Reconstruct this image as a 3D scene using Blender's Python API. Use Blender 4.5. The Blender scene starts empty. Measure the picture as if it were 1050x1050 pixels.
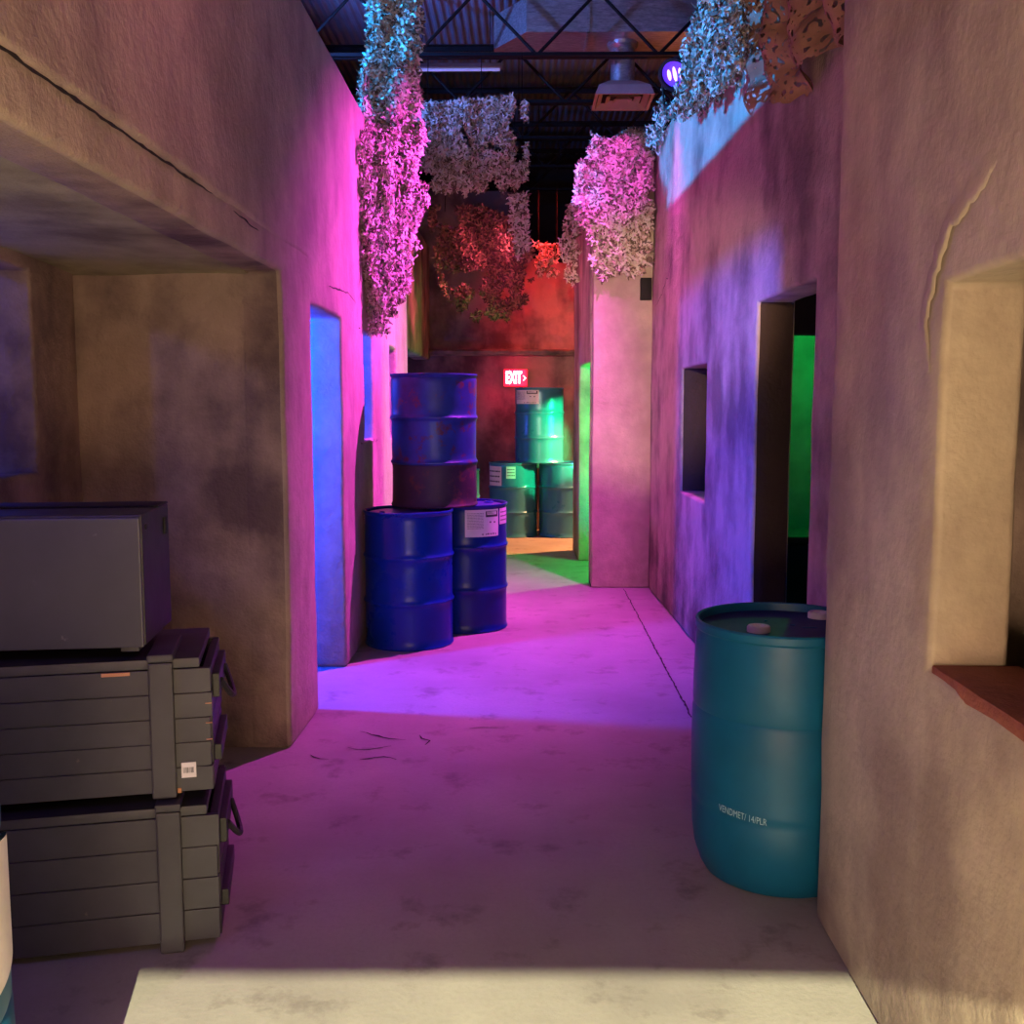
import bpy, bmesh, math, random
from mathutils import Vector, Matrix, noise
random.seed(7)
PI = math.pi
COL = bpy.context.scene.collection

# ------------------------------------------------------------------ materials
def new_mat(name):
    m = bpy.data.materials.new(name); m.use_nodes = True
    nt = m.node_tree
    for n in list(nt.nodes): nt.nodes.remove(n)
    out = nt.nodes.new('ShaderNodeOutputMaterial')
    b = nt.nodes.new('ShaderNodeBsdfPrincipled')
    nt.links.new(b.outputs[0], out.inputs[0])
    return m, nt, b

def nd(nt, t, **kw):
    n = nt.nodes.new(t)
    for k, v in kw.items():
        if k in n.inputs.keys() if hasattr(n.inputs, 'keys') else False: n.inputs[k].default_value = v
        else: setattr(n, k, v)
    return n

def coords(nt, scale=(1, 1, 1), kind='Object'):
    tc = nt.nodes.new('ShaderNodeTexCoord')
    mp = nt.nodes.new('ShaderNodeMapping'); mp.inputs['Scale'].default_value = scale
    nt.links.new(tc.outputs[kind], mp.inputs[0])
    return mp.outputs[0]

def noise_n(nt, co, scale, detail=4, rough=.55):
    n = nt.nodes.new('ShaderNodeTexNoise')
    n.inputs['Scale'].default_value = scale; n.inputs['Detail'].default_value = detail
    n.inputs['Roughness'].default_value = rough
    nt.links.new(co, n.inputs['Vector'])
    return n.outputs[0]

def ramp(nt, fac, p0, p1, c0=(0, 0, 0, 1), c1=(1, 1, 1, 1)):
    r = nt.nodes.new('ShaderNodeValToRGB')
    r.color_ramp.elements[0].position = p0; r.color_ramp.elements[1].position = p1
    r.color_ramp.elements[0].color = c0; r.color_ramp.elements[1].color = c1
    nt.links.new(fac, r.inputs[0])
    return r.outputs[0]

def mixc(nt, fac, a, b, mode='MIX'):
    m = nt.nodes.new('ShaderNodeMix'); m.data_type = 'RGBA'; m.blend_type = mode
    if hasattr(fac, 'links'): nt.links.new(fac, m.inputs[0])
    else: m.inputs[0].default_value = fac
    for i, v in ((6, a), (7, b)):
        if hasattr(v, 'links'): nt.links.new(v, m.inputs[i])
        else: m.inputs[i].default_value = (*v, 1) if len(v) == 3 else v
    return m.outputs[2]

def mth(nt, op, a, b=None):
    m = nt.nodes.new('ShaderNodeMath'); m.operation = op
    for i, v in ((0, a), (1, b)):
        if v is None: continue
        if hasattr(v, 'links'): nt.links.new(v, m.inputs[i])
        else: m.inputs[i].default_value = v
    return m.outputs[0]

def bump(nt, b, h, strength, dist=.01, prev=None):
    n = nt.nodes.new('ShaderNodeBump')
    n.inputs['Strength'].default_value = strength; n.inputs['Distance'].default_value = dist
    nt.links.new(h, n.inputs['Height'])
    if prev is not None: nt.links.new(prev, n.inputs['Normal'])
    if b is not None: nt.links.new(n.outputs[0], b.inputs['Normal'])
    return n.outputs[0]

def stucco(name, base, dirt, amount=.6, grain=70, strength=.6, rough=.75):
    """hand-trowelled stucco with airbrushed soot"""
    m, nt, b = new_mat(name)
    co = coords(nt)
    n1 = noise_n(nt, co, 1.7, 6, .6)
    st = coords(nt, (1.6, 1.6, .45))
    n2 = noise_n(nt, st, 2.0, 3, .5)
    n3 = noise_n(nt, co, 9, 5, .6)
    f = mth(nt, 'ADD', mth(nt, 'MULTIPLY', n1, .6), mth(nt, 'MULTIPLY', n2, .4))
    d = ramp(nt, f, .45, .60)
    d = mth(nt, 'MULTIPLY', d, amount)
    # dirt climbing from the floor
    sx = nt.nodes.new('ShaderNodeSeparateXYZ'); nt.links.new(co, sx.inputs[0])
    lo = nt.nodes.new('ShaderNodeMapRange')
    lo.inputs[1].default_value = .0; lo.inputs[2].default_value = .5
    lo.inputs[3].default_value = .55; lo.inputs[4].default_value = 0
    nt.links.new(sx.outputs[2], lo.inputs[0])
    d = mth(nt, 'MINIMUM', mth(nt, 'ADD', d, mth(nt, 'MULTIPLY', lo.outputs[0], n3)), .95)
    c = mixc(nt, ramp(nt, n3, .3, .75), base, tuple(x * .8 for x in base))
    c = mixc(nt, d, c, dirt)
    nt.links.new(c, b.inputs['Base Color'])
    b.inputs['Roughness'].default_value = rough
    b.inputs['Specular IOR Level'].default_value = .35
    g1 = noise_n(nt, co, grain, 3, .6)
    g2 = noise_n(nt, co, grain * .3, 3, .5)
    h = mth(nt, 'ADD', mth(nt, 'MULTIPLY', g1, .5), g2)
    bump(nt, b, h, strength, .012)
    return m

def paint(name, col, rough=.35, spec=.5, scratch=None, metal=0, grime=.25, gscale=6, bumps=.08, sth=.66):
    m, nt, b = new_mat(name)
    co = coords(nt)
    n = noise_n(nt, co, gscale, 6, .6)
    c = mixc(nt, ramp(nt, n, .35, .75), col, tuple(x * (1 - grime) for x in col))
    if scratch:
        s = noise_n(nt, co, gscale * 3.1, 8, .7)
        c = mixc(nt, ramp(nt, s, sth, sth + .08), c, scratch)
    nt.links.new(c, b.inputs['Base Color'])
    r = nt.nodes.new('ShaderNodeMapRange')
    r.inputs[3].default_value = max(.05, rough - .08); r.inputs[4].default_value = rough + .12
    nt.links.new(n, r.inputs[0]); nt.links.new(r.outputs[0], b.inputs['Roughness'])
    b.inputs['Metallic'].default_value = metal
    b.inputs['Specular IOR Level'].default_value = spec
    bump(nt, b, noise_n(nt, co, gscale * 2, 3), bumps, .004)
    return m

def emit(name, col, strength):
    m, nt, b = new_mat(name)
    b.inputs['Base Color'].default_value = (*col, 1)
    b.inputs['Emission Color'].default_value = (*col, 1)
    b.inputs['Emission Strength'].default_value = strength
    return m

M_WALL = stucco('stucco_tan', (.50, .40, .31), (.07, .055, .05), .75, 60, .7)
M_WALLN = stucco('stucco_near', (.50, .405, .30), (.16, .10, .09), .6, 42, .36, .55)
M_WALLL = stucco('stucco_left', (.50, .39, .31), (.10, .07, .07), .42, 60, .7)
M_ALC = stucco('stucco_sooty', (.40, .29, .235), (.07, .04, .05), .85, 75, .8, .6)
M_ROOM = stucco('stucco_rooms', (.35, .34, .34), (.05, .05, .05), .35, 40, .3)
M_SOFF = stucco('stucco_soffit', (.44, .40, .24), (.12, .10, .06), .7, 60, .5)  # olive base tint paints in the warm bounce from the floor
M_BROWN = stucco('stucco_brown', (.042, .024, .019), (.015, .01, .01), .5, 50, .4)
M_BACK = stucco('stucco_back', (.34, .20, .19), (.04, .02, .025), .8, 24, .9)
M_PILLAR = stucco('stucco_pillar', (.56, .46, .38), (.25, .17, .15), .45, 70, .5)
M_SILL = stucco('sill_red', (.30, .085, .05), (.12, .04, .03), .5, 60, .5)
M_CREAM = M_WALLL

# floor: worn concrete
M_FLOOR, nt, b = new_mat('concrete_floor')
co = coords(nt)
n1 = noise_n(nt, co, 1.1, 5, .6); n2 = noise_n(nt, co, 4.5, 8, .65); n3 = noise_n(nt, co, 60, 4, .6)
c = mixc(nt, ramp(nt, n1, .35, .7), (.31, .28, .26), (.20, .175, .17))
c = mixc(nt, mth(nt, 'MULTIPLY', ramp(nt, n2, .56, .70), .8), c, (.11, .085, .085))
c = mixc(nt, mth(nt, 'MULTIPLY', ramp(nt, n3, .45, .7), .25), c, (.2, .17, .16))
nt.links.new(c, b.inputs['Base Color'])
b.inputs['Roughness'].default_value = .62
b.inputs['Specular IOR Level'].default_value = .4
bp = bump(nt, None, n3, .25, .004)
bump(nt, b, n2, .25, .01, bp)

M_CRACK = paint('crack_dark', (.02, .015, .015), .9)
M_BLUE = paint('drum_blue', (.001, .030, .27), .27, .3, None, 0, .35, 3)
M_BLUE_D = paint('drum_blue_deep', (.001, .024, .22), .28, .3, None, 0, .4, 3)
M_WORN = paint('drum_worn', (.015, .05, .28), .40, .4, (.09, .02, .05), .1, .85, 2.6, .3, .545)
M_WORN_R = paint('drum_rusty', (.05, .03, .05), .55, .4, (.10, .035, .03), .1, .6, 3, .3, .55)
M_FARD = paint('drum_far', (.04, .22, .36), .28, .5, None, .15, .3, 3)
M_PLAST = paint('drum_plastic', (.006, .105, .21), .38, .28, None, 0, .25, 4)
M_PLASTLID = paint('drum_plastic_top', (.012, .018, .11), .55, .3, (.05, .05, .12), 0, .4, 7)
M_LID = paint('drum_lid', (.012, .03, .22), .35, .5, (.1, .08, .1), 0, .4, 8)
M_BUNG = paint('bung_white', (.72, .62, .60), .5)
M_LABEL = paint('paper_label', (.80, .74, .76), .5, .4, None, 0, .15, 9)
M_INK = paint('label_ink', (.06, .05, .07), .6)
M_MARK = paint('stencil_white', (.35, .55, .65), .6)
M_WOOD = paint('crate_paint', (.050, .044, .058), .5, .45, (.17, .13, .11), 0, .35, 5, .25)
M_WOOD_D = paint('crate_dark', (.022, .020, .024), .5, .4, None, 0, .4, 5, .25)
M_WOOD_P = paint('bare_wood', (.55, .25, .14), .7)
M_BOX = paint('case_paint', (.046, .044, .062), .42, .5, (.16, .15, .16), 0, .3, 4, .15)
M_BLACK = paint('black_steel', (.007, .006, .008), .6, .25)
M_DECK = paint('roof_deck', (.24, .27, .38), .6, .4, None, 0, .3, 2)
M_SHELL = paint('dark_wall', (.018, .014, .016), .8)
M_DUCT, nt, b = new_mat('duct_metal')
co = coords(nt, (9, 40, 40)); n = noise_n(nt, co, 1.4, 6, .7)
nt.links.new(ramp(nt, n, .3, .7, (.28, .28, .30, 1), (.75, .74, .76, 1)), b.inputs['Base Color'])
b.inputs['Metallic'].default_value = .75; b.inputs['Roughness'].default_value = .38
bump(nt, b, n, .35, .01)
M_DIFF = paint('diffuser_paint', (.55, .42, .40), .5)
M_REDSIGN = emit('exit_housing', (1.0, .02, .05), 1.1)
M_EXITL = emit('exit_letters', (.95, 1.0, .85), 5)
M_LENS = emit('lamp_lens', (.65, .35, 1.0), 3)
M_GLOW = emit('lamp_glow', (.10, .03, .75), 1.2)
M_TUBE = emit('tube_white', (.5, .5, .9), .25)

def net_mat(name, cols, trans=.25):
    m, nt, b = new_mat(name)
    at = nt.nodes.new('ShaderNodeAttribute'); at.attribute_name = 'leafcol'
    r = nt.nodes.new('ShaderNodeValToRGB'); r.color_ramp.interpolation = 'CONSTANT'
    els = r.color_ramp.elements
    els[0].color = (*cols[0], 1); els[1].color = (*cols[-1], 1); els[1].position = 1 - 1 / len(cols)
    for i in range(1, len(cols) - 1):
        e = els.new(i / len(cols)); e.color = (*cols[i], 1)
    nt.links.new(at.outputs['Fac'], r.inputs[0])
    nt.links.new(r.outputs[0], b.inputs['Base Color'])
    b.inputs['Roughness'].default_value = .7
    return m
M_NET = net_mat('camo_cloth', [(.62, .50, .42), (.40, .30, .22), (.70, .60, .55), (.16, .10, .07)])
M_NETL = net_mat('camo_cloth_light', [(.66, .56, .50), (.42, .32, .25), (.70, .62, .56), (.15, .10, .08)])
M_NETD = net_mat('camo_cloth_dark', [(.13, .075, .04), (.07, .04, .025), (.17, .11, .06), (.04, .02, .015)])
M_NETB = paint('camo_sheet', (.42, .22, .15), .75, .3, None, 0, .55, 5)
M_STRING = paint('net_cord', (.008, .006, .006), .9, .1)

# ------------------------------------------------------------------ object helpers
def link(name, bm, mats, parent=None, smooth=True, angle=35):
    me = bpy.data.meshes.new(name)
    bmesh.ops.recalc_face_normals(bm, faces=bm.faces) if bm.faces else None
    if smooth:
        for f in bm.faces: f.smooth = True
        for e in bm.edges:
            if len(e.link_faces) == 2 and e.calc_face_angle(0) > math.radians(angle): e.smooth = False
    bm.to_mesh(me); bm.free()
    o = bpy.data.objects.new(name, me)
    for m in (mats if isinstance(mats, (list, tuple)) else [mats]): me.materials.append(m)
    COL.objects.link(o)
    if parent: o.parent = parent
    return o

def thing(name, label, cat, loc=(0, 0, 0), rz=0, group=None):
    o = bpy.data.objects.new(name, None); COL.objects.link(o)
    o.empty_display_size = .1
    o.location = loc; o.rotation_euler = (0, 0, rz)
    o['label'] = label; o['category'] = cat
    if group: o['group'] = group
    return o

def tag(o, label, cat, group=None):
    o['label'] = label; o['category'] = cat
    if group: o['group'] = group
    return o

def struct(o, label=None, cat=None):
    o['kind'] = 'structure'
    if label: o['label'] = label
    if cat: o['category'] = cat
    return o

def box_bm(bm, lo, hi, bev=0, mat=0):
    lo, hi = Vector(lo), Vector(hi)
    r = bmesh.ops.create_cube(bm, size=1)
    vs = r['verts']
    for v in vs:
        v.co = Vector(((lo[i] + hi[i]) / 2 + v.co[i] * (hi[i] - lo[i]) for i in range(3)))
    if bev:
        es = list({e for v in vs for e in v.link_edges})
        rr = bmesh.ops.bevel(bm, geom=es, offset=bev, segments=2, affect='EDGES', profile=.6)
    if mat:
        for f in bm.faces:
            if all(lo[i] - .001 <= f.calc_center_median()[i] <= hi[i] + .001 for i in range(3)): f.material_index = mat
    return bm

def tube_bm(bm, p, q, r, seg=8, r2=None):
    p, q = Vector(p), Vector(q); d = q - p
    M = Matrix.Translation((p + q) / 2) @ d.to_track_quat('Z', 'Y').to_matrix().to_4x4()
    bmesh.ops.create_cone(bm, cap_ends=True, segments=seg, radius1=r, radius2=r if r2 is None else r2, depth=d.length, matrix=M)
    return bm

def lathe_bm(bm, prof, seg=48, cap_bottom=True, cap_top=True):
    rings = []
    for r, z in prof:
        rings.append([bm.verts.new((r * math.cos(2 * PI * k / seg), r * math.sin(2 * PI * k / seg), z)) for k in range(seg)])
    for a, b in zip(rings, rings[1:]):
        for k in range(seg):
            bm.faces.new((a[k], a[(k + 1) % seg], b[(k + 1) % seg], b[k]))
    if cap_bottom: bm.faces.new(list(reversed(rings[0])))
    if cap_top: bm.faces.new(rings[-1])
    return bm

# ------------------------------------------------------------------ walls with openings
def frange(a, b, step, extra):
    pts = {round(a, 4), round(b, 4)}
    for e in extra:
        if a < e < b: pts.add(round(e, 4))
    pts = sorted(pts); out = []
    for p, q in zip(pts, pts[1:]):
        n = max(1, round((q - p) / step))
        out += [p + (q - p) * i / n for i in range(n)]
    return out + [pts[-1]]

def wall(name, p0, p1, thick, z0, z1, mat, openings=(), step=.16, rough=.006, bev=.018, jamb=None, jmax=99):
    """wall whose visible face runs p0->p1; thick is offset vector (x,y) to its hidden face.
    openings: (s0,s1,zz0,zz1) in metres along the wall"""
    p0, p1, th = Vector((*p0, 0)), Vector((*p1, 0)), Vector((*thick, 0))
    L = (p1 - p0).length; d = (p1 - p0) / L
    S = frange(0, L, step, [v for o in openings for v in o[:2]])
    Z = frange(z0, z1, step, [v for o in openings for v in o[2:]])
    def solid(i, j):
        if not (0 <= i < len(S) - 1 and 0 <= j < len(Z) - 1): return False
        s, z = (S[i] + S[i + 1]) / 2, (Z[j] + Z[j + 1]) / 2
        return not any(o[0] < s < o[1] and o[2] < z < o[3] for o in openings)
    bm = bmesh.new(); V = {}
    def v(i, j, k):
        if (i, j, k) not in V:
            V[i, j, k] = bm.verts.new(p0 + d * S[i] + th * k + Vector((0, 0, Z[j])))
        return V[i, j, k]
    for i in range(len(S) - 1):
        for j in range(len(Z) - 1):
            if not solid(i, j): continue
            bm.faces.new((v(i, j, 0), v(i + 1, j, 0), v(i + 1, j + 1, 0), v(i, j + 1, 0)))
            bm.faces.new((v(i, j, 1), v(i, j + 1, 1), v(i + 1, j + 1, 1), v(i + 1, j, 1)))
            if not solid(i - 1, j): bm.faces.new((v(i, j, 0), v(i, j + 1, 0), v(i, j + 1, 1), v(i, j, 1)))
            if not solid(i + 1, j): bm.faces.new((v(i + 1, j, 0), v(i + 1, j, 1), v(i + 1, j + 1, 1), v(i + 1, j + 1, 0)))
            if not solid(i, j - 1): bm.faces.new((v(i, j, 0), v(i, j, 1), v(i + 1, j, 1), v(i + 1, j, 0)))
            if not solid(i, j + 1): bm.faces.new((v(i, j + 1, 0), v(i + 1, j + 1, 0), v(i + 1, j + 1, 1), v(i, j + 1, 1)))
    bmesh.ops.recalc_face_normals(bm, faces=bm.faces)
    es = [e for e in bm.edges if len(e.link_faces) == 2 and e.calc_face_angle(0) > 1.0]
    if bev: bmesh.ops.bevel(bm, geom=es, offset=bev, segments=3, affect='EDGES', profile=.5)
    for vv in bm.verts:
        if vv.co.z < z0 + .01 and z0 < .01: amp = 0
        else: amp = rough
        n = noise.noise_vector(vv.co * 2.7) + noise.noise_vector(vv.co * 9) * .4
        vv.co += n * amp
    if jamb:
        for f in bm.faces:
            c = f.calc_center_median() - p0; s_ = c.dot(d); t = (c - d * s_).dot(th) / th.length
            if .03 < t < th.length - .01 and (abs(f.normal.dot(d)) > .6 or (jmax < 99 and f.normal.z < -.6)) and .1 < s_ < min(jmax, L - .1): f.material_index = 1
        mat = [mat, jamb]
    return struct(link(name, bm, mat, angle=50))

# main left wall (corridor side at x=-1.05)
wall('wall_left', (-1.05, .70), (-1.05, 9.35), (-.19, 0), 0, 3.46, M_WALLL,
     [(-.01, 3.82, -.01, 2.13), (4.42, 5.26, -.01, 2.05), (6.07, 6.50, 1.31, 2.04), (7.37, 7.79, 1.30, 2.01)], bev=.022, jamb=M_ALC, jmax=4.1)
wall('wall_left.002', (-1.075, 4.522), (-2.15, 4.522), (0, .19), 0, 2.20, M_ALC, bev=0)
wall('wall_left.003', (-1.96, .70), (-1.96, 4.52), (-.19, 0), 0, 2.20, M_ALC, [(2.30, 3.42, 1.28, 2.09)])
wall('wall_left.004', (-1.05, .50), (-2.15, .50), (0, .20), 0, 3.46, M_ALC)
wall('wall_left.005', (-1.05, -3.4), (-1.05, .50), (-.19, 0), 0, 3.46, M_WALL)
bm = bmesh.new(); box_bm(bm, (-2.15, .70, 2.15), (-1.20, 4.56, 2.30))
bmesh.ops.subdivide_edges(bm, edges=bm.edges, cuts=12, use_grid_fill=True)
for v in bm.verts:
    if v.co.z < 2.2: v.co.z += noise.noise(v.co * 1.7) * .015 - .013 - .02 * max(0, (v.co.y - 4.2) / .35)
struct(link('ceiling.001', bm, M_SOFF))
# plaster skin: upper layer whose ragged lower edge shows as the long groove
bm = bmesh.new()
ys = [.72 + i * .03 for i in range(int((5.1 - .72) / .03))]
prev = None
for y in ys:
    e = 2.262 + noise.noise(Vector((y * 3, 0, 0))) * .012 + noise.noise(Vector((y * 21, 5, 0))) * .005
    fade = min(1, max(0.05, (4.6 - y) / 1.5))
    t = .016 * fade
    e2 = e + .05
    cur = [bm.verts.new((-1.054, y, 3.0)), bm.verts.new((-1.05 + .001, y, 2.6)), bm.verts.new((-1.05 + t * .75, y, e + .09)),
           bm.verts.new((-1.05 + t * 1.25, y, e + .025)), bm.verts.new((-1.05 + t * 1.2, y, e + .006)), bm.verts.new((-1.062, y, e - .002))]
    if prev:
        for a in range(5): bm.faces.new((prev[a], prev[a + 1], cur[a + 1], cur[a]))
    prev = cur
struct(link('trim_1', bm, M_CREAM, angle=80))
# dark strips painted in as the groove shadow under it
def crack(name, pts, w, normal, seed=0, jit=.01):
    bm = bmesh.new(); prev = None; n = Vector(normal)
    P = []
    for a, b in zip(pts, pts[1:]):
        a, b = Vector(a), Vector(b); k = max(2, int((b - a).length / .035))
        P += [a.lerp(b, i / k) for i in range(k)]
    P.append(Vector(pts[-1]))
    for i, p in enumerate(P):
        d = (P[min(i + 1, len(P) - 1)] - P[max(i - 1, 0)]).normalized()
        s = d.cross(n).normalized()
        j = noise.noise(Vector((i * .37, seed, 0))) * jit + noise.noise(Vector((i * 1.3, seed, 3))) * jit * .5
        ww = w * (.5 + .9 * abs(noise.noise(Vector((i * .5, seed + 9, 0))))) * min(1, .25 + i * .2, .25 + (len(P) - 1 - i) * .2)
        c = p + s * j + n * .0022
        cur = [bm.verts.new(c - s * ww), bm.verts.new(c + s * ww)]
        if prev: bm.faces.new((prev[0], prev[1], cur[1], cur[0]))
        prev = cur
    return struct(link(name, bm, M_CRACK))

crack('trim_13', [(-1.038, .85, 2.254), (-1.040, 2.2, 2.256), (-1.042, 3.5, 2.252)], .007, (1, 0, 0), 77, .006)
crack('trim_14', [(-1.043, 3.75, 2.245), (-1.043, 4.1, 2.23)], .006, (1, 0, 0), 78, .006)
# overhang of the far left wall
wall('wall_left.006', (-1.14, 9.40), (-1.14, 12.60), (-.20, 0), 2.10, 3.46, M_BACK, bev=.03)
wall('wall_left.007', (-2.6, 9.40), (-2.6, 12.8), (-.15, 0), 0, 3.46, M_BACK, step=.4)
wall('wall_left.008', (-1.24, 9.22), (-2.6, 9.22), (0, .12), 0, 3.46, M_BACK, step=.4)
wall('wall_left.009', (-3.6, .5), (-3.6, 9.4), (-.12, 0), 0, 2.7, M_ROOM, step=.6)
bm = bmesh.new(); box_bm(bm, (-3.7, .5, 2.62), (-1.24, 9.2, 2.70)); box_bm(bm, (-2.75, 9.2, 2.2), (-1.3, 12.7, 2.28))
struct(link('ceiling_blue_stop', bm, M_SHELL))  # unseen slab added to keep the blue room light from leaking upward
# back wall: lower plane, and rough upper storey with ledge
wall('wall_back', (-2.6, 12.78), (3.2, 12.78), (0, .15), 0, 2.2, M_BACK, step=.25)
bm = bmesh.new()
nx, nz = 90, 40
g = [[None] * (nz + 1) for _ in range(nx + 1)]
for i in range(nx + 1):
    for j in range(nz + 1):
        x = -1.5 + 4.4 * i / nx; z = 2.16 + ((1.95 if x < -.02 else 1.12) + noise.noise(Vector((x * 3, 1, 4))) * .05) * j / nz
        y = 12.58 + noise.noise(Vector((x * 2.2, z * 1.6, 3))) * .10 + abs(noise.noise(Vector((x * 6, z * 5, 1)))) * .06
        if j <= 1: y -= .07
        g[i][j] = bm.verts.new((x, y, z + (noise.noise(Vector((x * 5, 0, 8))) * .02 if j < 2 else 0)))
for i in range(nx):
    for j in range(nz): bm.faces.new((g[i][j], g[i + 1][j], g[i + 1][j + 1], g[i][j + 1]))
low = [bm.verts.new((g[i][0].co.x, 12.85, 2.16)) for i in range(nx + 1)]
for i in range(nx): bm.faces.new((low[i], low[i + 1], g[i + 1][0], g[i][0]))
struct(link('wall_back.001', bm, M_BACK, angle=80))

bm = bmesh.new(); prev = None
for i in range(91):
    x = -1.3 + 3.2 * i / 90; n1_ = noise.noise(Vector((x * 4, 0, 2))) * .025; n2_ = noise.noise(Vector((x * 13, 3, 2))) * .012
    cur = [bm.verts.new(p) for p in ((x, 12.60, 2.235 + n1_), (x, 12.46 + n1_, 2.225 + n1_), (x, 12.43 + n1_, 2.205 + n2_), (x, 12.45 + n1_, 2.17 + n2_), (x, 12.60, 2.155))]
    if prev:
        for k in range(4): bm.faces.new((prev[k], prev[k + 1], cur[k + 1], cur[k]))
    prev = cur
struct(link('trim_15', bm, M_BACK, angle=80))
# pillar and the side wall behind it
wall('wall_pillar', (.58, 8.66), (1.13, 8.66), (0, .20), 0, 3.60, M_PILLAR, bev=.015)
wall('wall_pillar.001', (.57, 8.86), (.53, 10.95), (.15, 0), 0, 3.60, M_WALL, [(.05, 1.32, -.01, 1.93)])
wall('wall_pillar.002', (.70, 10.80), (3.3, 10.80), (0, .15), 0, 3.0, M_ROOM, step=.5)
# right mid wall
RW0, RW1 = Vector((1.212, 2.80)), Vector((1.066, 8.66))
def rwx(y): return 1.212 + (1.066 - 1.212) * (y - 2.80) / 5.86
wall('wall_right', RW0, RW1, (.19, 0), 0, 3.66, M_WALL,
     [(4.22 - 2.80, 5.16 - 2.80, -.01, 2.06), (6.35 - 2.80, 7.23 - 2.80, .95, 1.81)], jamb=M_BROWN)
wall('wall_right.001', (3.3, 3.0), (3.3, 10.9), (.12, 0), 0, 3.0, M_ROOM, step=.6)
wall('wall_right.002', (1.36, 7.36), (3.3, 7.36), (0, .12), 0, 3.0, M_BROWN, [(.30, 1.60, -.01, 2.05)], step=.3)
wall('wall_right.003', (1.4, 9.0), (3.3, 9.0), (0, .12), 0, 3.0, M_ROOM, step=.5)
wall('wall_right.004', (1.2, 2.82), (3.3, 2.82), (0, .12), 0, 3.0, M_SHELL, step=.6)
bm = bmesh.new(); box_bm(bm, (1.30, 2.8, 3.02), (3.4, 10.9, 3.1)); box_bm(bm, (.74, 8.88, 2.95), (1.3, 10.8, 3.0))
struct(link('ceiling_green_stop', bm, M_SHELL))  # unseen roof added to hold the green room light in
# near right wall
wall('wall_right_near', (.89, -3.4), (.89, 2.99), (.18, 0), 0, 3.80, M_WALLN, [(4.35, 3.4 + 2.215, .97, 1.81)], step=.14, rough=.007)
wall('wall_right_near.001', (2.6, -1.2), (2.6, 2.8), (.1, 0), 0, 3.0, M_SHELL, step=.7)
bm = bmesh.new(); box_bm(bm, (1.07, -1.2, 2.6), (2.7, 2.8, 2.7)); struct(link('ceiling.004', bm, M_SHELL))
bm = bmesh.new(); box_bm(bm, (.893, .97, .95), (1.085, 2.207, .984), .006)
bmesh.ops.subdivide_edges(bm, edges=[e for e in bm.edges if e.calc_length() > .2], cuts=20)
for v in bm.verts: v.co += noise.noise_vector(v.co * 9) * .004
struct(link('trim_2', bm, M_SILL))

# raised torn plaster left of and over the near window
bm = bmesh.new()
path = [Vector((.888, 2.28, 1.62)), Vector((.888, 2.31, 1.74)),
        Vector((.888, 2.26, 1.84)), Vector((.888, 2.20, 1.92)), Vector((.888, 2.09, 1.96)), Vector((.888, 1.98, 2.02))]
P = []
for a, b2 in zip(path, path[1:]):
    P += [a.lerp(b2, t / 8) for t in range(8)]
prev = None
for i, p in enumerate(P):
    d = (P[min(i + 1, len(P) - 1)] - P[max(i - 1, 0)]).normalized(); s = d.cross(Vector((-1, 0, 0))).normalized()
    w = .024 + .010 * noise.noise(Vector((i * .35, 2, 0))); h = .0045 * math.sin(PI * min(1, max(0.02, i / (len(P) - 1)))) ** .5
    p = p + s * noise.noise(Vector((i * .5, 7, 0))) * .012
    cur = [bm.verts.new(p + s * w * t + Vector((-h * q, 0, 0))) for t, q in ((-1.6, -.2), (-.7, .45), (0, 1), (.35, .85), (.5, -.3))]
    if prev:
        for a in range(4): bm.faces.new((prev[a], prev[a + 1], cur[a + 1], cur[a]))
    prev = cur
struct(link('trim_3', bm, M_WALLN, angle=80))

# unseen blocker wall added behind the camera; its doorway trims the cream light
wall('wall_light_blocker', (-1.24, -1.20), (1.07, -1.20), (0, -.15), 0, 3.80, M_WALL, [(.24, 1.95, -.01, 2.093)], step=.3)

# floor + cracks
bm = bmesh.new()
nx, ny = 60, 150
box_bm(bm, (-6, -5, -.10), (6, 18, 0))
struct(link('floor', bm, M_FLOOR))
crack('trim_4', [(.852, 8.6, 0), (.845, 6.5, 0), (.836, 3.2, 0)], .007, (0, 0, 1), 3)
for k, pts in enumerate([[(-.78, 4.75, 0), (-.66, 4.66, 0), (-.55, 4.62, 0)], [(-.80, 4.52, 0), (-.70, 4.50, 0), (-.60, 4.53, 0)],
                         [(-.95, 4.42, 0), (-.86, 4.36, 0)], [(-.49, 4.70, 0), (-.43, 4.62, 0), (-.46, 4.56, 0)],
                         [(-.72, 4.36, 0), (-.62, 4.40, 0), (-.56, 4.36, 0)], [(-.26, 4.80, 0), (-.12, 4.82, 0)]]):
    crack('trim_%d' % (5 + k), pts, .012, (0, 0, 1), k * 7 + 11, .03)
crack('trim_11', [(-1.052, 5.6, 2.19), (-1.052, 6.2, 2.22), (-1.052, 6.5, 2.19)], .006, (1, 0, 0), 40)
crack('trim_12', [(rwx(7.6) - .004, 7.6, 2.62), (rwx(8.0) - .004, 8.0, 2.45), (rwx(8.4) - .004, 8.4, 2.35)], .006, (-1, 0, 0), 50, .05)

# building shell
bm = bmesh.new()
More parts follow.
